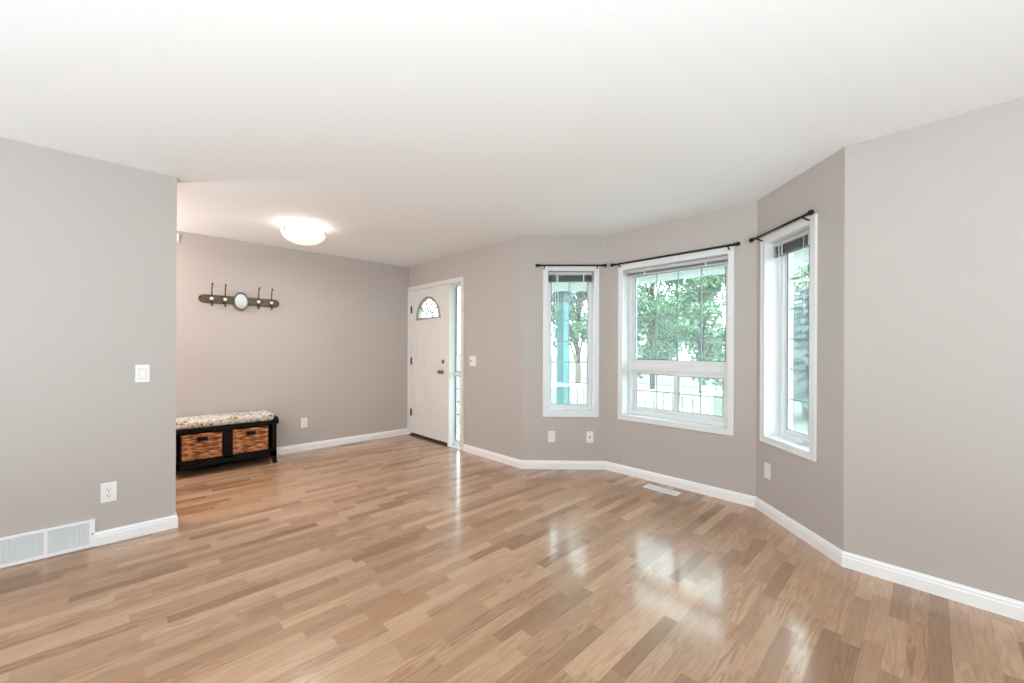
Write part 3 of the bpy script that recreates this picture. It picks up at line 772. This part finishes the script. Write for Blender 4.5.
# ------------------------------------------------------------------ outside: trees
def tree(x, y, h, rad, z_low, leafm, label, nl=5200, leaf=.16, seed=1, group='broadleaf trees across the front lawn'):
    r = random.Random(seed)
    t = thing('leafy_tree', label, 'tree', (x, y, GZ), 0, group)
    tr = MB(); top = h * .62
    tr.tube([(0, 0, 0), (.04, .02, h * .2), (-.03, .05, h * .42), (.02, 0, top)], [.11, .085, .065, .04], 10); 
    br = MB(); blobs = []
    for k in range(16):
        a = r.uniform(0, 6.283); z = z_low + (h - z_low) * (k + .5) / 16; q = (z - z_low) / (h - z_low)
        rr = rad * (math.sin(math.pi * min(.95, .18 + q * .78)) ** .7) * r.uniform(.45, .8)
        c = Vector((math.cos(a) * rr, math.sin(a) * rr, z)); blobs.append((c, rad * r.uniform(.34, .52)))
        zs = max(.3, min(top, z * .55))
        br.tube([(0, 0, zs), tuple(Vector((c.x * .45, c.y * .45, (zs + z) / 2 + .15))), tuple(c * 1.0)], [.05, .03, .012], 6)
    tr.build('trunk', BARK, t); br.build('branches', BARK, t)
    fo = MB()
    for i in range(nl):
        c, R_ = blobs[r.randrange(len(blobs))]
        d = Vector((r.gauss(0, 1), r.gauss(0, 1), r.gauss(0, .8))).normalized() * R_ * r.random() ** .4
        p = c + d; s_ = leaf * r.uniform(.6, 1.25)
        n_ = (d.normalized() + Vector((r.uniform(-1, 1), r.uniform(-1, 1), r.uniform(-.3, 1.2)))).normalized()
        u = n_.orthogonal().normalized(); v = n_.cross(u); an = r.uniform(0, 6.28)
        u, v = u * math.cos(an) + v * math.sin(an), v * math.cos(an) - u * math.sin(an)
        vs = [fo.b.verts.new(p + u * a_ + v * b_ + n_ * c_) for a_, b_, c_ in ((-s_ * .5, 0, 0), (0, s_ * .28, s_ * .05), (s_ * .5, 0, -s_ * .06), (0, -s_ * .28, s_ * .05))]
        fo.b.faces.new(vs)
    me = bpy.data.meshes.new('foliage'); fo.b.to_mesh(me); fo.b.free(); o = bpy.data.objects.new('foliage', me); COL.objects.link(o); me.materials.append(leafm); o.parent = t
    return t
tree(15.6, 7.9, 6.9, 2.0, 1.1, LEAF, 'broad green tree filling the left half of the wide middle window', 6500, .20, 3)
tree(13.2, 5.0, 6.4, 1.3, 1.0, LEAF2, 'pale green tree in the right half of the wide middle window', 5200, .18, 5)
tree(10.5, 7.85, 5.4, 1.3, 2.1, LEAF2, 'pale green tree behind the teal post in the left bay window', 4500, .18, 8)
tree(29.0, 4.6, 9.0, 2.6, 1.5, LEAF2, 'distant pale green tree across the road behind the spruce', 4500, .30, 11)
tree(30.0, 13.2, 9.5, 2.8, 1.8, LEAF, 'distant green tree across the road behind the nearer trees', 5200, .34, 13)

def spruce(x, y, h, rad, label, seed):
    r = random.Random(seed)
    t = thing('spruce_tree', label, 'tree', (x, y, GZ))
    MB().tube([(0, 0, 0), (0, 0, h * .5), (0, 0, h * .98)], [.11, .07, .015], 8).build('trunk', BARK, t)
    fo = MB(); bw = MB()
    lv = 15
    for i in range(lv):
        z = .75 + (h - .85) * i / lv; L = rad * (1 - i / lv) ** .85 + .06
        for k in range(11):
            a = 2 * math.pi * k / 11 + i * .6 + r.uniform(-.2, .2); l = L * r.uniform(.8, 1.1)
            e = Vector((math.cos(a), math.sin(a), -.22)); p0 = Vector((0, 0, z)); p1 = p0 + e * l
            bw.tube([p0, p0 + e * l * .5, p1], [.014, .009, .004], 5)
            sd_ = Vector((-math.sin(a), math.cos(a), 0))
            m_ = max(5, int(l * 26))
            for j in range(m_):
                f = (j + 1) / m_; q = p0 + e * l * f
                for sg in (-1, 1):
                    wl = .10 + .20 * l * (1 - f) + r.uniform(0, .06)
                    dv = (sd_ * sg + e * .7 + Vector((0, 0, r.uniform(-.5, .25)))).normalized() * wl
                    up = Vector((0, 0, .025 + r.uniform(0, .02)))
                    fo.b.faces.new([fo.b.verts.new(c) for c in (q - up * .5, q + dv * .6 - up, q + dv, q + dv * .6 + up)])
    tag(bw.build('branches', BARK, t), kind='stuff')
    me = bpy.data.meshes.new('needles'); fo.b.to_mesh(me); fo.b.free(); o = bpy.data.objects.new('needles', me); COL.objects.link(o); me.materials.append(NEEDLE); o.parent = t
spruce(12.4, 2.15, 3.6, 1.35, 'blue green spruce seen through the right bay window', 21)

# ------------------------------------------------------------------ outside: houses across the road
def house(x, y, w_, d_, h_, label, wallm):
    t = thing('house', label, 'house', (x, y, GZ), 0, None)
    MB().box(0, d_, -w_ / 2, w_ / 2, 0, h_).build('walls', wallm, t)
    ov = .4
    MB().prism([(-w_ / 2 - ov, h_), (w_ / 2 + ov, h_), (0, h_ + w_ * .28)], -ov, d_ + ov, 'x').build('roof', ROOFG, t)
    for yy in (-w_ * .28, w_ * .25):
        f = MB().frame(yy - .7, yy + .7, 1.0, 2.2, .08, 0, .05)
        for v in f.b.verts: v.co = (-.04 + v.co.y, v.co.x, v.co.z)
        fo = f.build('window', RAILW, t)
        MB().box(-.012, -.002, yy - .66, yy + .66, 1.04, 2.16).build('pane', mat('dark_house_pane', (.10, .12, .14), .1), fo)
    MB().box(-.05, 0, -.5, .5, .1, 2.2).build('house_door', mat('muted_house_door', (.25, .28, .30), .5), t)
house(38, 20.5, 9, 8, 3.0, 'white house with grey roof beyond the trees, left of the other', SIDING)
house(38, 8.0, 10, 8, 3.0, 'white house with grey roof beyond the trees, right of the other', SIDING)
